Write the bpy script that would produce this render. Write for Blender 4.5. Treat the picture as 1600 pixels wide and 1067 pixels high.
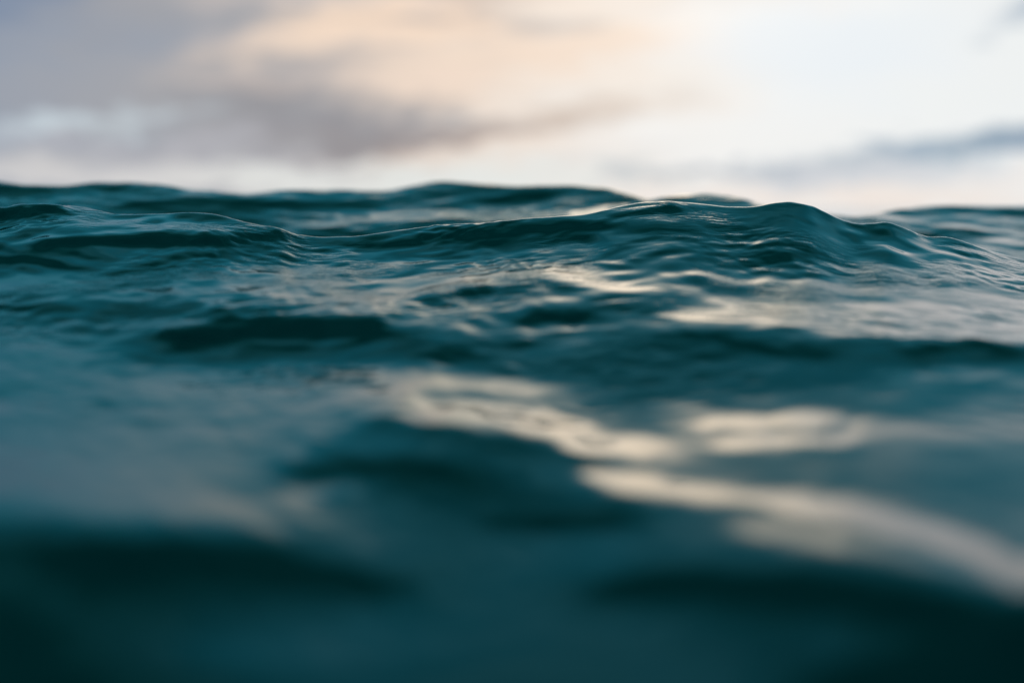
import bpy, math, zlib, base64
import numpy as np

for o in list(bpy.data.objects):
    bpy.data.objects.remove(o, do_unlink=True)
scene = bpy.context.scene
R = math.radians

# ------------------------------------------------------------------ camera
EYE = .165                      # metres above the mean sea level: lens held just over the water
cam_data = bpy.data.cameras.new('camera')
cam = bpy.data.objects.new('camera', cam_data)
scene.collection.objects.link(cam)
cam_data.sensor_width = 36.0
cam_data.lens = 2222.0 / 1600.0 * 36.0          # about 50 mm
cam_data.clip_start = 0.02
cam_data.clip_end = 20000.0
cam.location = (0.0, 0.0, EYE)
cam.rotation_euler = (R(90.0) - math.atan(203.5 / 2222.0), 0.0, 0.0)
cam_data.dof.use_dof = True
cam_data.dof.focus_distance = 2.43
cam_data.dof.aperture_fstop = 1.2
cam_data.dof.aperture_blades = 0
scene.camera = cam

# ------------------------------------------------------------------ sky and sun
SUN_EL, SUN_AZ = R(15.0), R(6.0)       # low sun veiled by bright cloud, just above the picture
world = bpy.data.worlds.new('World')
scene.world = world
world.use_nodes = True
nt = world.node_tree
nt.nodes.clear()
N, L = nt.nodes, nt.links


def node(kind, **kw):
    n = N.new(kind)
    for k, v in kw.items():
        setattr(n, k, v)
    return n


def mth(op, a, b=None, c=None):
    n = node('ShaderNodeMath', operation=op)
    for i, v in enumerate((a, b, c)):
        if v is None:
            continue
        if isinstance(v, (int, float)):
            n.inputs[i].default_value = v
        else:
            L.new(v, n.inputs[i])
    return n.outputs[0]


def mixc(fac, a, b):
    n = node('ShaderNodeMix', data_type='RGBA')
    for sock, v in ((n.inputs[0], fac), (n.inputs[6], a), (n.inputs[7], b)):
        if isinstance(v, (int, float)):
            sock.default_value = v
        elif isinstance(v, tuple):
            sock.default_value = (*v, 1.0)
        else:
            L.new(v, sock)
    return n.outputs[2]


def smooth(v, lo, hi):
    n = node('ShaderNodeMapRange', interpolation_type='SMOOTHSTEP')
    L.new(v, n.inputs[0])
    n.inputs[1].default_value = lo
    n.inputs[2].default_value = hi
    return n.outputs[0]


def noise(vec, scale, detail, rough=0.5):
    n = node('ShaderNodeTexNoise')
    L.new(vec, n.inputs['Vector'])
    n.inputs['Scale'].default_value = scale
    n.inputs['Detail'].default_value = detail
    n.inputs['Roughness'].default_value = rough
    return n


def colour_ring(angle, stops):
    """colour by compass bearing, -180 to 180 degrees"""
    ramp = node('ShaderNodeValToRGB')
    L.new(mth('DIVIDE', mth('ADD', angle, 180.0), 360.0), ramp.inputs[0])
    ramp.color_ramp.interpolation = 'B_SPLINE'
    els = ramp.color_ramp.elements
    while len(els) > 1:
        els.remove(els[-1])
    for i, (a, c) in enumerate(stops):
        e = els[0] if i == 0 else els.new((a + 180) / 360)
        e.position = (a + 180) / 360
        e.color = (*c, 1)
    return ramp.outputs[0]


tc = node('ShaderNodeTexCoord')
direction = tc.outputs['Generated']
sep = node('ShaderNodeSeparateXYZ')
L.new(direction, sep.inputs[0])
az = mth('MULTIPLY', mth('ARCTAN2', sep.outputs[0], sep.outputs[1]), 180 / math.pi)      # degrees, + is right
el = mth('MULTIPLY', mth('ARCSINE', sep.outputs[2]), 180 / math.pi)                       # degrees above horizon

# cloud drift: everything is pushed about by noise so that no cloud is a clean ellipse
stretch = node('ShaderNodeMapping')
L.new(direction, stretch.inputs[0])
stretch.inputs['Scale'].default_value = (1.0, 1.0, 3.2)
drift = noise(stretch.outputs[0], 9.0, 3.0, 0.55)
dsep = node('ShaderNodeSeparateColor')
L.new(drift.outputs['Color'], dsep.inputs[0])
azw = mth('ADD', az, mth('MULTIPLY', mth('SUBTRACT', dsep.outputs[0], 0.5), 7.0))
puff = noise(stretch.outputs[0], 34.0, 3.0, 0.6)
elw = mth('ADD', el, mth('MULTIPLY', mth('SUBTRACT', dsep.outputs[1], 0.5), 2.2))
elw = mth('ADD', elw, mth('MULTIPLY', mth('SUBTRACT', puff.outputs[0], 0.5), 2.2))
place = node('ShaderNodeCombineXYZ')
L.new(azw, place.inputs[0])
L.new(elw, place.inputs[1])

# thin high veil, brightest where the sun stands behind it
VEIL = [(-180, (.24, .30, .38)), (-90, (.25, .31, .40)), (-32, (.29, .34, .43)), (-19, (.30, .345, .42)), (-11, (.41, .42, .445)),
        (-4, (.70, .66, .63)), (2, (.87, .82, .77)), (8, (.89, .89, .88)), (20, (.87, .90, .90)), (50, (.80, .82, .82)),
        (95, (.42, .47, .53)), (180, (.24, .30, .38))]
low = colour_ring(azw, VEIL)

# above the cloud bank: glow of the veiled sun, then clear blue-green evening sky (Nishita) darkening to the zenith
nish = node('ShaderNodeTexSky', sky_type='NISHITA', sun_disc=False)
nish.sun_elevation = SUN_EL
nish.sun_rotation = SUN_AZ
nish.air_density = 1.0
nish.dust_density = 1.0
clear = node('ShaderNodeVectorMath', operation='SCALE')
L.new(nish.outputs[0], clear.inputs[0])
clear.inputs['Scale'].default_value = 0.012
cover = noise(stretch.outputs[0], 3.2, 4.0, 0.55)
GLOW = [(-180, (.10, .28, .38)), (-60, (.11, .32, .45)), (-24, (.12, .38, .54)), (-12, (.27, .47, .58)), (-4, (.95, .87, .77)),
        (4, (1.45, 1.22, .98)), (9, (1.42, 1.32, 1.18)), (13, (1.22, 1.48, 1.70)), (24, (1.35, 1.75, 2.05)), (60, (.85, .95, 1.0)), (110, (.14, .30, .40)), (180, (.10, .28, .38))]
glow = colour_ring(azw, GLOW)
evening = mixc(smooth(cover.outputs[0], .38, .66), (.03, .37, .53), (.09, .49, .66))
evening = mixc(0.93, clear.outputs[0], evening)
zenith = mixc(smooth(cover.outputs[0], .38, .66), (.003, .105, .11), (.012, .175, .185))
sky = mixc(smooth(el, 8.2, 11.0), low, glow)
sky = mixc(smooth(el, 11.5, 23.0), sky, evening)
# bright cloud round the hidden sun
facing = node('ShaderNodeVectorMath', operation='DOT_PRODUCT')
L.new(direction, facing.inputs[0])
facing.inputs[1].default_value = (math.sin(SUN_AZ) * math.cos(SUN_EL), math.cos(SUN_AZ) * math.cos(SUN_EL), math.sin(SUN_EL))
away = mth('MULTIPLY', mth('ARCCOSINE', mth('MINIMUM', facing.outputs['Value'], 1.0)), 180 / math.pi)
halo = mth('EXPONENT', mth('MULTIPLY', mth('POWER', mth('DIVIDE', away, 6.0), 2.0), -1.0))
sky = mixc(halo, sky, (2.5, 2.1, 1.6))
sky = mixc(smooth(el, 19.0, 48.0), sky, zenith)

# the clouds and clear streaks in view: azimuth, elevation, half-width, half-height, tilt (degrees), colour, cover
CLOUDS = [
    (-21.5, 8.8, 8.0, 3.4, 0, (.21, .27, .38), .85),
    (-17.0, 5.6, 8.0, 1.6, 3, (.33, .37, .44), .60),
    (-11.0, 5.0, 7.0, 1.3, 5, (.39, .385, .40), .80),
    (-11.5, 7.9, 5.0, 1.0, 6, (.37, .37, .39), .75),
    (-7.0, 6.9, 4.6, .80, 11, (.84, .68, .56), .90),
    (-4.0, 7.4, 3.6, .75, 5, (.94, .73, .57), .95),
    (-.8, 8.9, 4.0, .55, 0, (.60, .48, .41), .80),
    (-6.5, 5.7, 3.0, .45, 6, (.52, .47, .45), .75),
    (.4, 6.0, 6.0, 1.5, 6, (.92, .74, .60), .88),
    (-2.6, 4.8, 3.4, .75, -3, (.86, .70, .58), .80),
    (5.0, 8.3, 4.5, .8, 5, (.90, .80, .71), .80),
    (9.0, 8.4, 3.5, .7, 0, (.92, .86, .80), .60),
    (11.5, 6.4, 4.5, 1.9, 0, (.82, .88, .93), .70),
    (4.5, 4.7, 4.5, 1.0, 4, (.92, .86, .79), .70),
    (-7.3, 3.35, 4.4, 1.05, -5, (.29, .285, .305), 1.0),
    (-9.3, 2.85, 4.6, .55, 3, (.36, .36, .39), .80),
    (-4.4, 2.75, 4.0, .62, 2, (.31, .29, .30), .95),
    (-.6, 2.95, 3.6, .50, 9, (.42, .36, .34), .90),
    (2.8, 3.65, 3.2, .60, 8, (.70, .58, .49), .65),
    (-1.0, 2.15, 4.5, .28, 5, (.92, .78, .66), .60),
    (-12.2, 2.55, 1.8, .40, 12, (.42, .42, .45), .80),
    (-16.6, 3.1, 3.0, .34, 9, (.60, .68, .73), .90),
    (-14.0, 2.2, 5.0, .40, 0, (.48, .48, .52), .65),
    (-15.0, 1.2, 9.0, .60, 0, (.70, .68, .67), .85),
    (-3.0, 1.2, 8.0, .60, 0, (.80, .82, .79), .90),
    (18.2, 2.62, 2.2, .40, 2, (.26, .36, .46), .90),
    (21.0, 2.75, 2.0, .42, 0, (.28, .37, .47), .85),
    (14.8, 2.40, 1.5, .42, 4, (.30, .40, .50), .85),
    (12.9, 2.10, 1.2, .30, 0, (.44, .50, .56), .60),
    (15.0, 1.55, 3.2, .45, 2, (.56, .59, .64), .65),
    (10.8, 1.72, 1.5, .34, 6, (.40, .46, .53), .75),
    (12.0, 1.25, 2.6, .34, 3, (.60, .62, .66), .70),
    (6.2, 1.38, 2.4, .30, 5, (.52, .55, .58), .85),
    (8.6, 1.60, 1.4, .26, 5, (.52, .55, .59), .80),
    (18.6, 1.3, 3.0, .40, 3, (.86, .82, .79), .75),
    (13.0, .4, 9.0, .45, 0, (.87, .77, .70), .80),
    (20.9, 7.9, 2.3, .62, 14, (.36, .45, .55), .95),
]
for a, e, wa, he, tilt, col, cov in CLOUDS:
    m = node('ShaderNodeMapping', vector_type='TEXTURE')
    L.new(place.outputs[0], m.inputs[0])
    m.inputs['Location'].default_value = (a, e, 0)
    m.inputs['Rotation'].default_value = (0, 0, R(tilt))
    m.inputs['Scale'].default_value = (wa * 1.9, he * 1.9, 1)
    g = node('ShaderNodeTexGradient', gradient_type='SPHERICAL')
    L.new(m.outputs[0], g.inputs[0])
    f = smooth(g.outputs['Fac'], 0.0, 0.85)
    sky = mixc(mth('MULTIPLY', f, cov), sky, col)

# layered streaks in the cloud bank, lit peach above and grey in the folds
combed = node('ShaderNodeMapping')
L.new(direction, combed.inputs[0])
combed.inputs['Rotation'].default_value = (0, R(-4), 0)
combed.inputs['Scale'].default_value = (7.0, 7.0, 52.0)
layer = noise(combed.outputs[0], 1.0, 4.0, .6).outputs[0]
bank = mth('MULTIPLY', smooth(azw, 9.0, -2.0), smooth(el, 14.0, 8.0))
bank = mth('MULTIPLY', bank, smooth(el, .8, 3.0))
lit = mth('MULTIPLY', bank, smooth(azw, -16.0, -8.0))
sky = mixc(mth('MULTIPLY', mth('MULTIPLY', smooth(layer, .50, .70), lit), .60), sky, (.92, .74, .62))
sky = mixc(mth('MULTIPLY', mth('MULTIPLY', smooth(layer, .50, .32), bank), .55), sky, (.36, .36, .38))
bg = node('ShaderNodeBackground')
L.new(sky, bg.inputs[0])
bg.inputs[1].default_value = 1.0
out = node('ShaderNodeOutputWorld')
L.new(bg.outputs[0], out.inputs[0])
world.cycles.sampling_method = 'MANUAL'
world.cycles.sample_map_resolution = 512

sun_data = bpy.data.lights.new('sun', 'SUN')
sun_data.energy = 0.006
sun_data.angle = R(12.0)
sun_data.color = (1.0, .90, .80)
sun = bpy.data.objects.new('sun', sun_data)
scene.collection.objects.link(sun)
# a sun lamp shines along its -Z: tilt it so that the light comes from azimuth SUN_AZ
sun.rotation_euler = (-(R(90) - SUN_EL), 0, -SUN_AZ)

scene.render.engine = 'CYCLES'
scene.cycles.use_denoising = True
scene.cycles.max_bounces = 6
scene.cycles.sample_clamp_indirect = 4.0
vs = scene.view_settings
vs.view_transform = 'Standard'
vs.look = 'None'
vs.exposure = 0.0
vs.gamma = 1.0
vs.use_curve_mapping = False

# ------------------------------------------------------------------ the sea
# Wave plan: every face of the sea ahead is given a lean towards the viewer, from 0 for a steep face that
# mirrors little sky to 100 for nearly level water that mirrors the bright horizon.
# The lean is then summed up into heights in metres, which makes one continuous sea surface.
# The bearings of the plan follow a grid of 1600 by 1067 steps.
FPX, HORIZON, PW = 2222.0, 330.0, 1600.0
PITCH = math.atan((533.5 - HORIZON) / FPX)


def drop_of(py):              # metres down per metre ahead
    b = (533.5 - py) / FPX
    return (math.sin(PITCH) - b * math.cos(PITCH)) / (math.cos(PITCH) + b * math.sin(PITCH))


def ahead_of(py):
    return math.cos(PITCH) + (533.5 - py) / FPX * math.sin(PITCH)


CREST = [(0, 324), (40, 316), (90, 318), (140, 325), (180, 334), (240, 333), (300, 331), (340, 334), (380, 344), (400, 350), (440, 355), (460, 366),
         (500, 371), (560, 369), (640, 357), (700, 350), (780, 345), (850, 340), (920, 332), (960, 323), (1000, 315), (1040, 312), (1080, 316),
         (1130, 322), (1172, 324), (1200, 318), (1230, 314), (1258, 318), (1288, 330), (1320, 346), (1345, 350), (1385, 345), (1420, 360), (1450, 371),
         (1480, 369), (1520, 383), (1560, 397), (1600, 407)]
SKYLINE = [(0, 282), (40, 288), (110, 289), (150, 284), (200, 286), (260, 287), (300, 296), (390, 301), (450, 298), (520, 296), (600, 296), (640, 290),
           (690, 284), (760, 287), (880, 288), (950, 294), (1000, 307), (1015, 313), (1040, 305), (1100, 300), (1150, 307), (1200, 323), (1250, 331),
           (1330, 335), (1400, 327), (1460, 321), (1530, 319), (1600, 320)]
X9=[0,200,400,600,800,1000,1200,1400,1600]
BASE_A=(X9,[
(320,[28,30,26,25,22,24,24,26,32]),
(375,[28,28,24,25,16,24,24,27,36]),
(400,[25,28,28,30,26,25,25,30,45]),
(420,[29,34,39,36,30,27,28,34,50]),
(450,[43,46,45,42,36,34,33,40,50]),
(480,[27,25,36,45,28,30,36,52,58]),
(510,[36,34,20,30,32,24,36,48,50]),
(540,[34,32,18,20,22,21,21,26,27]),
(560,[36,33,21,22,20,20,22,26,28]),
(580,[38,38,36,36,24,20,24,28,34]),
(610,[36,38,39,35,34,22,26,30,36]),
(640,[35,38,39,30,28,26,26,32,38]),
(670,[35,37,38,24,26,28,32,36,42]),
(700,[36,38,36,22,19,24,28,36,38]),
(730,[37,40,36,20,18,24,30,36,36]),
(760,[36,38,32,18,17,26,28,32,36]),
(790,[30,38,32,17,16,20,24,34,38]),
(820,[22,28,30,18,18,20,24,30,42]),
(850,[17,16,17,19,20,21,22,28,40]),
(880,[16,15,15,18,21,20,20,22,34]),
(910,[14,13,14,17,21,17,15,18,36]),
(940,[13,14,16,18,20,16,13,13,20]),
(980,[11,16,20,20,20,18,17,14,12]),
(1020,[11,16,24,21,19,18,19,17,11]),
(1067,[10,14,18,18,17,18,20,17,9])])
STROKES_A=[
# left ridges
([(0,334),(40,327),(90,328)],8,3,1),([(100,324),(135,329),(172,337)],4,46,.8),([(170,340),(240,339)],3,14,.7),([(275,338),(345,340)],4,10,.8),
([(90,352),(190,354),(270,352),(340,356)],9,52,.95),([(0,352),(60,356)],5,14,.6),([(0,370),(60,368)],8,38,.7),([(20,394),(60,396)],6,36,.7),
([(60,389),(100,379),(180,376),(260,376),(310,374)],9,2,1),([(270,378),(340,377),(400,370),(440,366)],7,3,1),([(270,381),(300,373),(320,366)],2.5,28,.7),
([(0,402),(60,410)],8,8,.8),([(100,400),(200,395)],10,22,.7),
([(165,428),(230,418),(290,402),(350,390)],3.5,10,.85),([(180,444),(260,440)],3.5,14,.6),([(270,430),(340,420)],3,22,.6),([(200,460),(270,458)],4,22,.6),
([(440,378),(480,392),(530,398)],4,20,.6),
# under the crest
([(470,381),(560,381)],4,20,.6),([(580,378),(700,370),(800,360),(930,352)],10,7,.92),([(600,384),(740,378)],6,14,.7),
([(680,402),(760,396)],6,16,.6),([(960,338),(1010,332),(1050,326)],4,10,.8),([(1000,362),(1060,358)],4,12,.7),([(1030,395),(1100,385)],4,36,.6),
([(550,418),(640,414)],4,20,.6),([(630,430),(700,420)],4,20,.6),([(820,372),(900,366)],4,16,.6),([(850,400),(960,392)],4,34,.5),
([(1180,345),(1230,342),(1290,355),(1360,378)],16,20,.95),([(1150,360),(1180,366)],6,14,.7),([(1180,392),(1260,395)],7,12,.8),([(1170,410),(1210,408)],5,10,.8),([(1190,430),(1240,435)],5,14,.7),
([(1360,362),(1400,372),(1440,390)],7,20,.9),([(1465,384),(1500,396),(1545,405)],6,14,.9),
([(1320,355),(1380,375),(1440,396),(1500,412)],3,48,.8),([(1425,370),(1450,385),(1500,405),(1600,420)],5,66,.85),([(1440,376),(1530,394),(1600,412)],3,80,.8),
([(1330,408),(1440,421),(1600,438)],5,72,.9),
# bright arc and patches
([(580,472),(620,466),(680,445),(740,430),(820,423),(880,428),(940,440),(970,444)],15,50,.8),
([(580,471),(625,466),(680,441),(740,426),(820,419),(880,426),(940,439),(970,443)],8,95,1),
([(690,468),(760,452),(840,446),(900,456)],13,20,.95),([(700,490),(800,484),(870,476)],7,36,.7),
([(840,496),(900,496)],12,4,1),([(960,464),(1060,466)],10,18,.8),
([(1000,420),(1100,440),(1200,440)],10,38,.6),
([(1090,490),(1170,488),(1260,497),(1350,507),(1440,514),(1520,520),(1600,534)],13,88,1),
([(1260,452),(1330,466),(1430,480),(1600,500)],12,80,.95),([(1280,478),(1350,486),(1440,494)],5,38,.7),
([(1180,520),(1260,526),(1400,538),(1500,542)],7,24,.6),
# dark lenses
([(0,476),(100,480),(200,490),(350,488)],13,19,.95),
([(250,548),(350,535),(500,535),(680,545)],22,17,.9),([(290,532),(400,512),(500,505),(600,514)],13,6,1),([(430,512),(570,513)],13,1,1),
([(620,500),(740,520),(860,512)],9,37,.8),
([(820,540)],10,10,.8),([(1050,524),(1120,530),(1200,545),(1280,556)],10,12,.85),
([(1430,552),(1505,536),(1580,550)],14,13,.9),([(900,590),(1000,590),(1080,570)],24,18,.7),
([(1430,600),(1500,585),(1520,580)],10,46,.5),

([(610,598),(690,592),(750,600)],8,46,.8),([(675,646),(740,645),(785,650)],11,100,1),([(820,658),(900,668)],9,75,.9),([(930,700),(1005,697)],15,100,1),
([(400,628),(480,606)],10,46,.8),([(250,680),(400,650)],12,38,.6),
([(1115,660),(1180,660)],12,85,1),([(1240,657),(1310,657)],9,85,1),([(1110,692),(1180,693)],8,90,1),([(1200,691),(1270,690),(1330,682)],7,80,.95),([(850,685),(900,690)],5,20,.7),([(1030,680),(1080,682)],9,26,.8),([(1320,665),(1450,672),(1600,672)],14,54,.9),
([(1200,672),(1260,674)],4,34,.6),
([(590,668),(700,674),(780,692),(860,708),(930,724)],13,15,.95),([(490,742),(560,730),(640,732),(720,746)],22,11,.9),
([(1040,715),(1150,722),(1250,716)],9,28,.8),
([(945,748),(1000,756)],12,100,1),([(1000,756),(1100,772),(1230,784)],10,70,.95),([(1190,781),(1235,784)],8,85,.9),([(1250,792),(1350,806),(1450,830),(1540,868),(1610,910)],15,90,1),([(1230,815),(1330,832),(1430,858),(1500,885)],7,26,.8),
([(1180,828),(1300,845),(1420,868),(1520,895)],13,44,.8),
([(240,762),(380,800)],18,42,.7),([(470,775),(540,760)],12,34,.7),
([(600,760),(750,770),(900,790)],25,14,.8),
([(120,874),(260,868),(380,876),(480,895),(570,915)],24,7,.7),([(0,860),(120,852)],22,10,.4),([(780,820),(960,815)],12,9,.8),
([(980,918),(1080,908),(1180,912),(1300,922)],22,7,.7),([(1300,925),(1450,950),(1600,995)],26,8,.65),
([(430,1000),(500,1005),(580,1025)],14,21,.8),([(700,860),(850,880)],30,19,.6),
([(1330,1060),(1600,1045)],36,6,.7),([(1150,1000),(1270,1040)],20,18,.6),
]
BASE_B=([0,400,800,1000,1200,1400,1600],[
(285,[26,30,28,30,34,36,36]),(310,[28,30,26,32,42,40,40]),(330,[26,24,30,34,44,40,40]),(350,[25,22,26,34,44,44,44]),(380,[22,18,20,30,40,44,48]),(420,[22,18,20,30,40,44,48])])
STROKES_B=[
([(0,297),(60,294),(110,296)],5,9,.9),([(140,293),(200,294)],4,12,.9),([(220,297),(280,300)],4,18,.7),
([(100,304),(200,309),(300,308)],6,38,.8),
([(200,320),(300,314),(420,319),(540,320),(640,321)],6,10,.95),([(240,330),(400,332)],10,17,.8),
([(420,306),(560,307)],5,36,.6),([(430,335),(560,330)],8,34,.8),
([(660,296),(740,295),(900,297),(1000,310)],6,18,.8),([(730,320),(800,309),(850,307)],7,12,.9),([(600,318),(700,325),(900,322)],7,34,.7),
([(455,357),(530,346),(600,338),(680,336),(760,340),(830,337),(960,328)],6,100,1),([(560,344),(620,350)],3,34,.7),
([(470,362),(530,357)],4,12,.9),([(640,349),(760,346)],3,14,.8),([(880,340),(930,336)],2.5,20,.6),
([(1030,312),(1100,308),(1170,316)],5,20,.9),
([(1400,331),(1500,330),(1600,331)],6,16,.9),([(1340,342),(1450,346),(1560,358)],8,44,.8),
([(1440,366),(1530,368)],6,10,.9),([(1500,384),(1600,367)],5,68,.9),([(1560,395),(1600,388)],4,20,.6),
]


def gfilt(a, sg, ax):
    n = int(3 * sg) + 1
    k = np.exp(-.5 * (np.arange(-n, n + 1) / sg) ** 2)
    k /= k.sum()
    pad = [(0, 0)] * a.ndim
    pad[ax] = (n, n)
    p = np.pad(a, pad, mode='edge')
    m = a.shape[ax]
    return sum(k[i] * np.take(p, np.arange(i, i + m), axis=ax) for i in range(2 * n + 1))


def fold(px):                 # outside the picture the sea goes on as its mirror image
    px = np.abs(px)
    return np.where(px > PW, 2 * PW - px, px)


def ridge_line(px, pts):
    pts = np.array(pts, float)
    xs = np.linspace(0, PW, 321)
    return np.interp(px, xs, gfilt(np.interp(xs, pts[:, 0], pts[:, 1]), 1.6, 0))


def leaning(px, py, base, strokes):
    xs, table = np.array(base[0], float), base[1]
    ys, tab = np.array([r[0] for r in table], float), np.array([r[1] for r in table], float)
    fx, fy = np.interp(px, xs, np.arange(len(xs))), np.interp(py, ys, np.arange(len(ys)))
    i, j = np.clip(fx.astype(int), 0, len(xs) - 2), np.clip(fy.astype(int), 0, len(ys) - 2)
    u, v = fx - i, fy - j
    u, v = u * u * (3 - 2 * u), v * v * (3 - 2 * v)
    lean = tab[j, i] * (1 - u) * (1 - v) + tab[j, i + 1] * u * (1 - v) + tab[j + 1, i] * (1 - u) * v + tab[j + 1, i + 1] * u * v
    for pts, w, val, al in strokes:
        pts = np.array(pts, float)
        if len(pts) == 1:
            pts = np.array([pts[0] - [1, 0], pts[0] + [1, 0]])
        d2 = np.full(px.shape, 1e9)
        for (x0, y0), (x1, y1) in zip(pts[:-1], pts[1:]):
            x0, x1, qx = x0 / 2.2, x1 / 2.2, px / 2.2
            dx, dy = x1 - x0, y1 - y0
            q = np.clip(((qx - x0) * dx + (py - y0) * dy) / (dx * dx + dy * dy + 1e-9), 0, 1)
            d2 = np.minimum(d2, (qx - x0 - q * dx) ** 2 + (py - y0 - q * dy) ** 2)
        m = al * np.exp(-d2 / (w * w) * .9)
        lean = lean * (1 - m) + val * m
    return lean / 100.0


def mirror(g):                # Fresnel reflection of water at grazing angle g
    th = math.pi / 2 - np.clip(g, 1e-3, 1.5)
    n, c, st = 1.333, np.cos(th), np.sin(th) / 1.333
    ct = np.sqrt(1 - st * st)
    return .5 * (((c - n * ct) / (c + n * ct)) ** 2 + ((n * c - ct) / (n * c + ct)) ** 2)


GS = np.linspace(.02, .75, 160)


def step(v, lo, hi):
    q = np.clip((v - lo) / (hi - lo), 0, 1)
    return q * q * (3 - 2 * q)


def grazing(lean, px, t, hidden):     # grazing angle at which water mirrors that much of the sky
    out = np.empty(lean.shape)
    for k in range(lean.shape[0]):
        elev = np.degrees(np.clip(2 * GS[None, :] - t[k][:, None], 0, 1.5))
        h = np.interp(px[k], [0, 400, 700, 1000, 1600], [.5, .55, .72, .85, .95])[:, None]
        gl = np.interp(px[k], [0, 450, 760, 1100, 1600], [.36, .45, .75, .97, .95])[:, None]
        w1, w2, w3 = step(elev, 5, 9.5), step(elev, 10, 21), step(elev, 19, 48)
        air = ((h * (1 - w1) + gl * w1) * (1 - w2) + .31 * w2)
        sun_haze = np.exp(-((elev - 15) ** 2 + ((px[k][:, None] - 800) / 38.8 - 6) ** 2) / 6.0 ** 2)
        air = (air * (1 - sun_haze) + 1.5 * sun_haze) * (1 - w3) + .10 * w3
        val = np.minimum.accumulate(mirror(GS)[None, :] * air + .006, axis=1)
        out[k] = GS[np.clip((val > (lean[k] ** 2.2)[:, None]).sum(1), 0, len(GS) - 1)]
        out[k] = np.maximum(out[k], (t[k] + hidden[k] + .035) / 2)      # never so level that it mirrors the next wave instead of sky
    return out


def relief(t, g, side_step, n_iter, side_tol=.16, lean_tol=.10):
    """distances (log) whose leaning follows g while neighbouring columns stay one smooth surface"""
    dt = -np.diff(t, axis=1)
    gm = .5 * (g[:, 1:] + g[:, :-1])
    h = dt / gm
    wq = 1.0 / (h * lean_tol) ** 2
    gs = .5 * (g[1:] + g[:-1])
    ws = (gs / side_step / side_tol) ** 2
    u = np.concatenate([np.zeros((t.shape[0], 1)), np.cumsum(h, axis=1)], axis=1)
    u = gfilt(u, 8, 0)

    def A(v):
        r = np.zeros_like(v)
        dq = np.diff(v, axis=1) * wq
        r[:, 1:] += dq
        r[:, :-1] -= dq
        ds = np.diff(v, axis=0) * ws
        r[1:] += ds
        r[:-1] -= ds
        return r
    rhs = np.zeros_like(u)
    rhs[:, 1:] += wq * h
    rhs[:, :-1] -= wq * h
    diag = np.zeros_like(u)
    diag[:, 1:] += wq
    diag[:, :-1] += wq
    diag[1:] += ws
    diag[:-1] += ws
    r = rhs - A(u)
    z = r / diag
    p = z.copy()
    rz = (r * z).sum()
    for _ in range(n_iter):
        Ap = A(p)
        al = rz / (p * Ap).sum()
        u += al * p
        r -= al * Ap
        z = r / diag
        rz2 = (r * z).sum()
        p = z + (rz2 / rz) * p
        rz = rz2
    return u - u[:, :1].mean()


NS, SM, NT, NB = 361, .47, 300, 80
S = np.linspace(-SM, SM, NS)
front = ridge_line(fold(800 + FPX * S), CREST)
back = ridge_line(fold(800 + FPX * S), SKYLINE)
back = back + 1.1 * np.sin(S * 58 + 1) + .9 * np.sin(S * 97) * np.sin(S * 21)       # small chop on the far crest
back = np.minimum(back, front + 3)
# near water up to the crest in focus
q = np.linspace(0, 1, NT)
level = 1200.0 + (front.mean() - 1200.0) * (1 - (1 - q) ** 1.6)
bend = step(560.0 - level, 0.0, 560.0 - front.mean()) ** 2
pyA = level[None, :] + (front - front.mean())[:, None] * bend[None, :]
tA = drop_of(pyA)
pxA = fold(800 + FPX * S[:, None] * ahead_of(pyA))
# small wavelets riding on the faces: long thin streaks that climb to the right on the left side and fall on the right
chance = np.random.default_rng(5)


def streaks(px, py, n, tall, wide, tilt):
    f = np.zeros(px.shape)
    for _ in range(n):
        ky = 2 * math.pi / (tall[0] * (tall[1] / tall[0]) ** chance.random())
        kx = 2 * math.pi / (wide[0] * (wide[1] / wide[0]) ** chance.random()) * chance.choice([-1, 1]) + tilt * ky
        f += np.sin(kx * px + ky * py + 6.2832 * chance.random())
    return f / math.sqrt(n / 2)


def wavelets(lean, px, py):
    wx = px + 30 * streaks(px, py, 8, (40, 120), (150, 500), 0)
    wy = py + 4 * streaks(px, py, 8, (40, 120), (120, 400), 0)
    side_r = step(px, 950, 1250)
    a = streaks(wx, wy, 36, (7, 22), (70, 320), .10) * (1 - side_r) + streaks(wx, wy, 36, (7, 22), (70, 320), -.16) * side_r
    c = streaks(wx, wy, 24, (14, 40), (70, 260), .05) * (1 - side_r) + streaks(wx, wy, 24, (14, 40), (70, 260), -.10) * side_r
    gust = step(streaks(px, py, 10, (60, 200), (200, 700), 0), -1.2, 1.2)
    near_focus = (1 - .5 * step(py, 430, 600)) * (1 - .6 * step(py, 600, 760))
    b = streaks(wx, wy, 40, (3.5, 9), (36, 150), .12) * (1 - side_r) + streaks(wx, wy, 40, (3.5, 9), (36, 150), -.2) * side_r
    sharp = 1 - step(py, 440, 540)
    hump = np.exp(-((px - 1255) / 110) ** 2 - ((py - 350) / 26) ** 2)      # the round peak is smooth
    near_focus = near_focus * (1 - .85 * hump) * (1 - .55 * side_r)
    sharp = sharp * (1 - .6 * hump)
    lean = lean * np.exp(near_focus * (.34 * (.25 + gust) * a + .20 * c) + .26 * sharp * (.2 + gust) * b)
    return lean * (1 - .65 * near_focus * step(c + .5 * a, 1.35, 2.2))


ragged = step(pyA - front[:, None], 5, 60)
leanA = leaning(pxA + 9 * ragged * streaks(pxA, pyA, 14, (30, 110), (90, 400), 0),
                np.minimum(pyA + 2.5 * ragged * streaks(pxA, pyA, 14, (26, 90), (60, 260), 0), 1067), BASE_A, STROKES_A)
leanA = wavelets(leanA, pxA, pyA)
rim = 2.4 + 1.6 * np.sin(S * 31.0) * np.sin(S * 13.0 + 1.0) + .6 * np.sin(S * 77.0)
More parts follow.
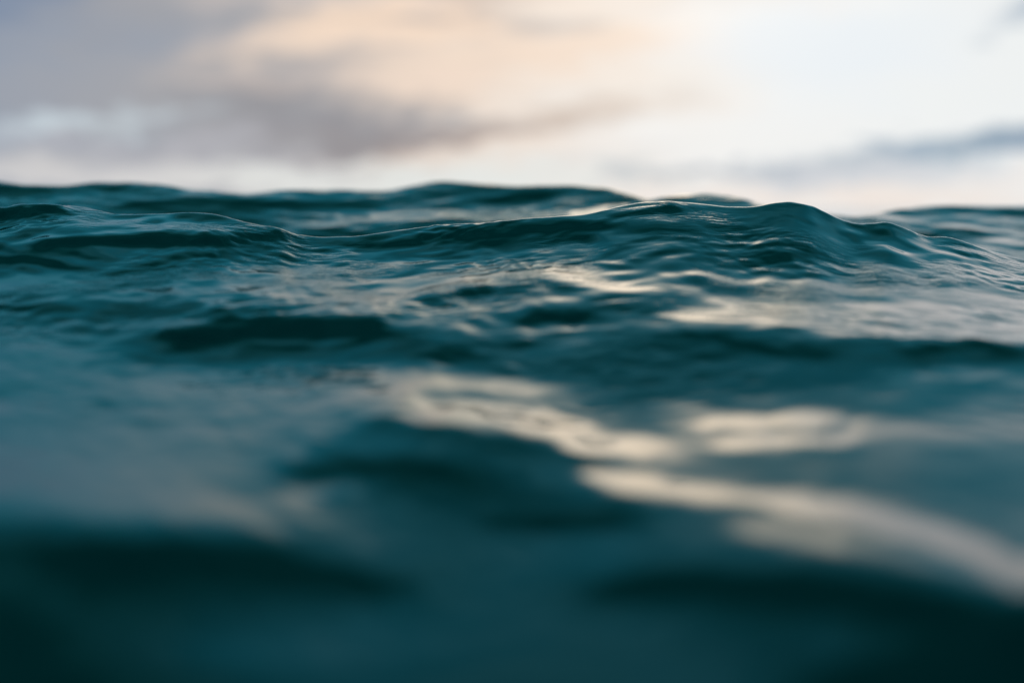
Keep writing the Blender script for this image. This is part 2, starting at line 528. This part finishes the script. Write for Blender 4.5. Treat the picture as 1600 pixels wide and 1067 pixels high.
# water behind that crest up to the skyline crest
start = front + 6
qb = np.linspace(0, 1, NB)
pyB = start[:, None] + (back - start)[:, None] * (1 - (1 - qb[None, :]) ** 1.4)
tB = drop_of(pyB)
pxB = fold(800 + FPX * S[:, None] * ahead_of(pyB))
leanB = leaning(pxB, pyB, BASE_B, STROKES_B) * np.exp(.34 * streaks(pxB, pyB, 30, (7, 20), (50, 220), 0))


def overlook(y, z):           # how high the waves farther on stand above each point
    out = np.zeros(y.shape)
    for j in range(y.shape[1] - 1):
        run = np.maximum(y[:, j + 1:] - y[:, j:j + 1], .03)
        out[:, j] = np.maximum((z[:, j + 1:] - z[:, j:j + 1]) / run, 0).max(axis=1)
    return out


hidA, hidB = np.full(tA.shape, .08), np.full(tB.shape, .05)
for turn in range(3):
    gA = grazing(leanA, pxA, tA, hidA)
    gA = gA * np.clip(.30 + (pyA - front[:, None]) / rim[:, None], 0, 1) ** .7
    gA = np.maximum(gfilt(gA, 1.0, 0), .03)
    uA = relief(tA, gA, S[1] - S[0], 1500 if turn == 2 else 500)
    even = gfilt(uA[:, -1], 26, 0)
    uA = uA + (even.mean() - even)[:, None] * q[None, :]          # the crest runs square to the view
    yA = .76 * np.exp(uA)
    zA = EYE - tA * yA
    gB = grazing(leanB, pxB, np.maximum(tB, 0), hidB)
    gB = gB * np.clip(.15 + (pyB - back[:, None]) / 6.0, 0, 1) ** .7
    gB = np.maximum(gfilt(gB, 1.0, 0), .03)
    uB = relief(tB, gB, S[1] - S[0], 500)
    yB = (gfilt(yA[:, -1], 10, 0) * 1.3)[:, None] * np.exp(uB)
    zB = EYE - tB * yB
    # only what looms beyond a hand's breadth counts: a face does not hide the sky from itself
    seen = overlook(np.concatenate([yA, yB], axis=1)[:, ::2], np.concatenate([zA, zB], axis=1)[:, ::2])
    seen = np.repeat(seen, 2, axis=1)
    hidA, hidB = gfilt(seen[:, :NT], 3, 0), gfilt(seen[:, NT:NT + NB], 3, 0)
# one height sheet: near water, hidden hollow, water behind, falling away beyond
NY, Y0, Y1 = 640, .78, 7.0
YR = np.exp(np.linspace(math.log(Y0), math.log(Y1), NY))
survey = np.zeros((NY, NS))
for i in range(NS):
    gap = yB[i, 0] - yA[i, -1]
    k = np.linspace(0, 1, 14)[1:-1]
    zh = zA[i, -1] + (zB[i, 0] - zA[i, -1]) * k - np.sin(np.pi * k) ** 1.2 * gap * .10
    ye = yB[i, -1] * np.array([1.03, 1.08, 1.15, 1.25, 1.4, 1.7, 2.2])
    ze = np.maximum(zB[i, -1] - np.array([.006, .022, .05, .085, .12, .14, .14]) * 1.1, -.02)
    survey[:, i] = np.interp(YR, np.concatenate([yA[i], yA[i, -1] + gap * k, yB[i], ye]), np.concatenate([zA[i], zh, zB[i], ze]))
survey = gfilt(gfilt(survey, .6, 0), .6, 1)


rng = np.random.default_rng(11)


def waves(x, y, lam_lo, lam_hi, n, spread, slope, heading=90.0):
    """random sea: n sine trains, wavelengths in metres, heading in degrees, rms slope"""
    z = np.zeros_like(x)
    for i in range(n):
        lam = lam_lo * (lam_hi / lam_lo) ** rng.random()
        th = math.radians(heading + rng.normal() * spread)
        k = 2 * math.pi / lam
        a = slope * math.sqrt(2.0 / n) / k
        z += a * np.sin((k * math.cos(th)) * x + (k * math.sin(th)) * y + rng.random() * 6.2832)
    return z


def sstep(v, lo, hi):
    q = np.clip((v - lo) / (hi - lo), 0, 1)
    return q * q * (3 - 2 * q)


def catmull(t):
    return (-.5 * t + t * t - .5 * t ** 3, 1 - 2.5 * t * t + 1.5 * t ** 3, .5 * t + 2 * t * t - 1.5 * t ** 3, -.5 * t * t + .5 * t ** 3)


def surveyed(x, y):
    yy = np.clip(y, Y0, Y1)
    fr = np.log(yy / Y0) / math.log(Y1 / Y0) * (NY - 1)
    fc = (np.clip(x / yy, -SM, SM) + SM) / (2 * SM) * (NS - 1)
    i = np.clip(fr.astype(int), 0, NY - 2)
    j = np.clip(fc.astype(int), 0, NS - 2)
    wr, wc = catmull(fr - i), catmull(fc - j)
    z = 0
    for a in range(4):
        ia = np.clip(i + a - 1, 0, NY - 1)
        for b in range(4):
            z = z + wr[a] * wc[b] * survey[ia, np.clip(j + b - 1, 0, NS - 1)]
    return z


def sea(x, y):
    bearing = x / np.maximum(y, Y0)
    turn_at = .44                                                   # to either side the same wave train goes on, turned about
    m = np.mod(bearing + turn_at, 4 * turn_at)
    folded = np.where(m < 2 * turn_at, m - turn_at, 3 * turn_at - m)
    inside = (1 - sstep(np.abs(bearing), 1.6, 2.6)) * sstep(y, .15, .70) * (1 - sstep(y, 5.8, 6.9))
    swell = waves(x, y, .9, 3.0, 14, 22, .085) + waves(x, y, .25, .9, 24, 35, .06)
    far = sstep(np.hypot(x, y), 6.0, 40.0)
    z = swell * (1 - .55 * far) - .13 * (1 - sstep(y, .4, 1.6)) + .035 * sstep(y, 1.2, 2.4) * (1 - sstep(y, 4, 9))
    long = waves(x, y, 4.0, 14.0, 12, 25, .035) * sstep(y, 8.0, 30.0)
    z = z + long
    z = z * (1 - inside) + (surveyed(folded * np.maximum(y, Y0), y) + swell * .6 * sstep(np.abs(bearing), .46, .95)) * inside
    # wind ripples: fine trains in patches, gone where the sheet is too coarse to carry them
    d = np.hypot(x, y)
    near = 1 - sstep(d, 6, 14)
    patch = waves(x, y, .25, .9, 10, 70, 1.0)
    patch = sstep(patch / (patch.std() + 1e-9), -.8, 1.3)
    patch2 = waves(x, y, .15, .5, 10, 70, 1.0)
    patch2 = sstep(patch2 / (patch2.std() + 1e-9), -.3, 1.6) * 1.2
    calm = .10 + .90 * sstep(d, 1.3, 2.1)
    xw = x + waves(x, y, .25, .8, 12, 80, .16)
    yw = y + waves(x, y, .20, .7, 12, 80, .16)
    z = z + near * calm * (waves(xw, yw, .10, .30, 36, 34, 0.020, 96) + waves(xw, yw, .05, .16, 60, 45, 0.030, 100) * (.25 + 1.0 * patch))
    fine = calm * (1 - sstep(d, 3.2, 5.0)) * (1 + .7 * np.exp(-((y - 2.55) / .22) ** 2))
    to_right = sstep(x / np.maximum(y, .3), -.02, .22)
    z = z + fine * (.05 + 1.1 * patch2) * (waves(xw, yw, .016, .07, 70, 48, 0.05, 104) * (1 - to_right) + waves(xw, yw, .016, .07, 70, 44, 0.05, 76) * to_right)
    return z


def side(n_in, n_out, inner, outer):
    core = np.linspace(-inner, inner, n_in)
    q = np.linspace(0, 1, n_out + 1)[1:]
    wing = inner + (outer - inner) * (q * .25 + .75 * q ** 3)
    return np.concatenate([-wing[::-1], core, wing])


cols = side(620, 50, .44, 4.0)
def stretch_of(lo, hi, n):
    return np.exp(np.linspace(math.log(lo), math.log(hi), n))[1:]


rows = np.concatenate([np.linspace(-2.5, .5, 50), stretch_of(.5, 1.3, 180), stretch_of(1.3, 3.4, 560), stretch_of(3.4, 8.0, 180),
                       stretch_of(8.0, 9000.0, 240)])
reach = np.maximum(rows, .45)
X = cols[None, :] * reach[:, None]
Y = np.repeat(rows[:, None], len(cols), axis=1)
Z = sea(X, Y)
nr, nc = X.shape
co = np.stack([X, Y, Z], axis=-1).reshape(-1, 3)
idx = np.arange(nr * nc).reshape(nr, nc)
quads = np.stack([idx[:-1, :-1], idx[:-1, 1:], idx[1:, 1:], idx[1:, :-1]], axis=-1).reshape(-1, 4)
me = bpy.data.meshes.new('water')
me.vertices.add(len(co))
me.vertices.foreach_set('co', co.astype(np.float32).ravel())
me.loops.add(quads.size)
me.loops.foreach_set('vertex_index', quads.astype(np.int32).ravel())
me.polygons.add(len(quads))
me.polygons.foreach_set('loop_start', np.arange(0, quads.size, 4, dtype=np.int32))
me.polygons.foreach_set('use_smooth', np.ones(len(quads), dtype=bool))
me.update(calc_edges=True)
me.validate()
water = bpy.data.objects.new('water', me)
scene.collection.objects.link(water)
water['kind'] = 'structure'
water['label'] = 'dark teal sea surface with smooth rolling waves and fine ripples'

# ------------------------------------------------------------------ water material
mat = bpy.data.materials.new('sea_water')
mat.use_nodes = True
me.materials.append(mat)
nt = mat.node_tree
N, L = nt.nodes, nt.links
bsdf = N['Principled BSDF']
bsdf.inputs['Base Color'].default_value = (.0, .040, .038, 1)
bsdf.inputs['Roughness'].default_value = 0.03
bsdf.inputs['IOR'].default_value = 1.333
pos = node('ShaderNodeNewGeometry').outputs['Position']
mp = node('ShaderNodeMapping')
L.new(pos, mp.inputs[0])
mp.inputs['Rotation'].default_value = (0, 0, R(-10))
mp.inputs['Scale'].default_value = (.45, 1.0, 1.0)
n1 = noise(mp.outputs[0], 75.0, 3.0, .55)
n2 = noise(pos, 6.0, 2.0, .5)
bump = node('ShaderNodeBump')
bump.inputs['Distance'].default_value = 0.004
psep = node('ShaderNodeSeparateXYZ')
L.new(pos, psep.inputs[0])
breeze = mth('MULTIPLY', smooth(n2.outputs[0], .42, .68), smooth(psep.outputs[1], 1.5, 2.1))      # the near water lies in a lull
L.new(mth('MULTIPLY', breeze, 0.45), bump.inputs['Strength'])
L.new(n1.outputs[0], bump.inputs['Height'])
L.new(bump.outputs[0], bsdf.inputs['Normal'])
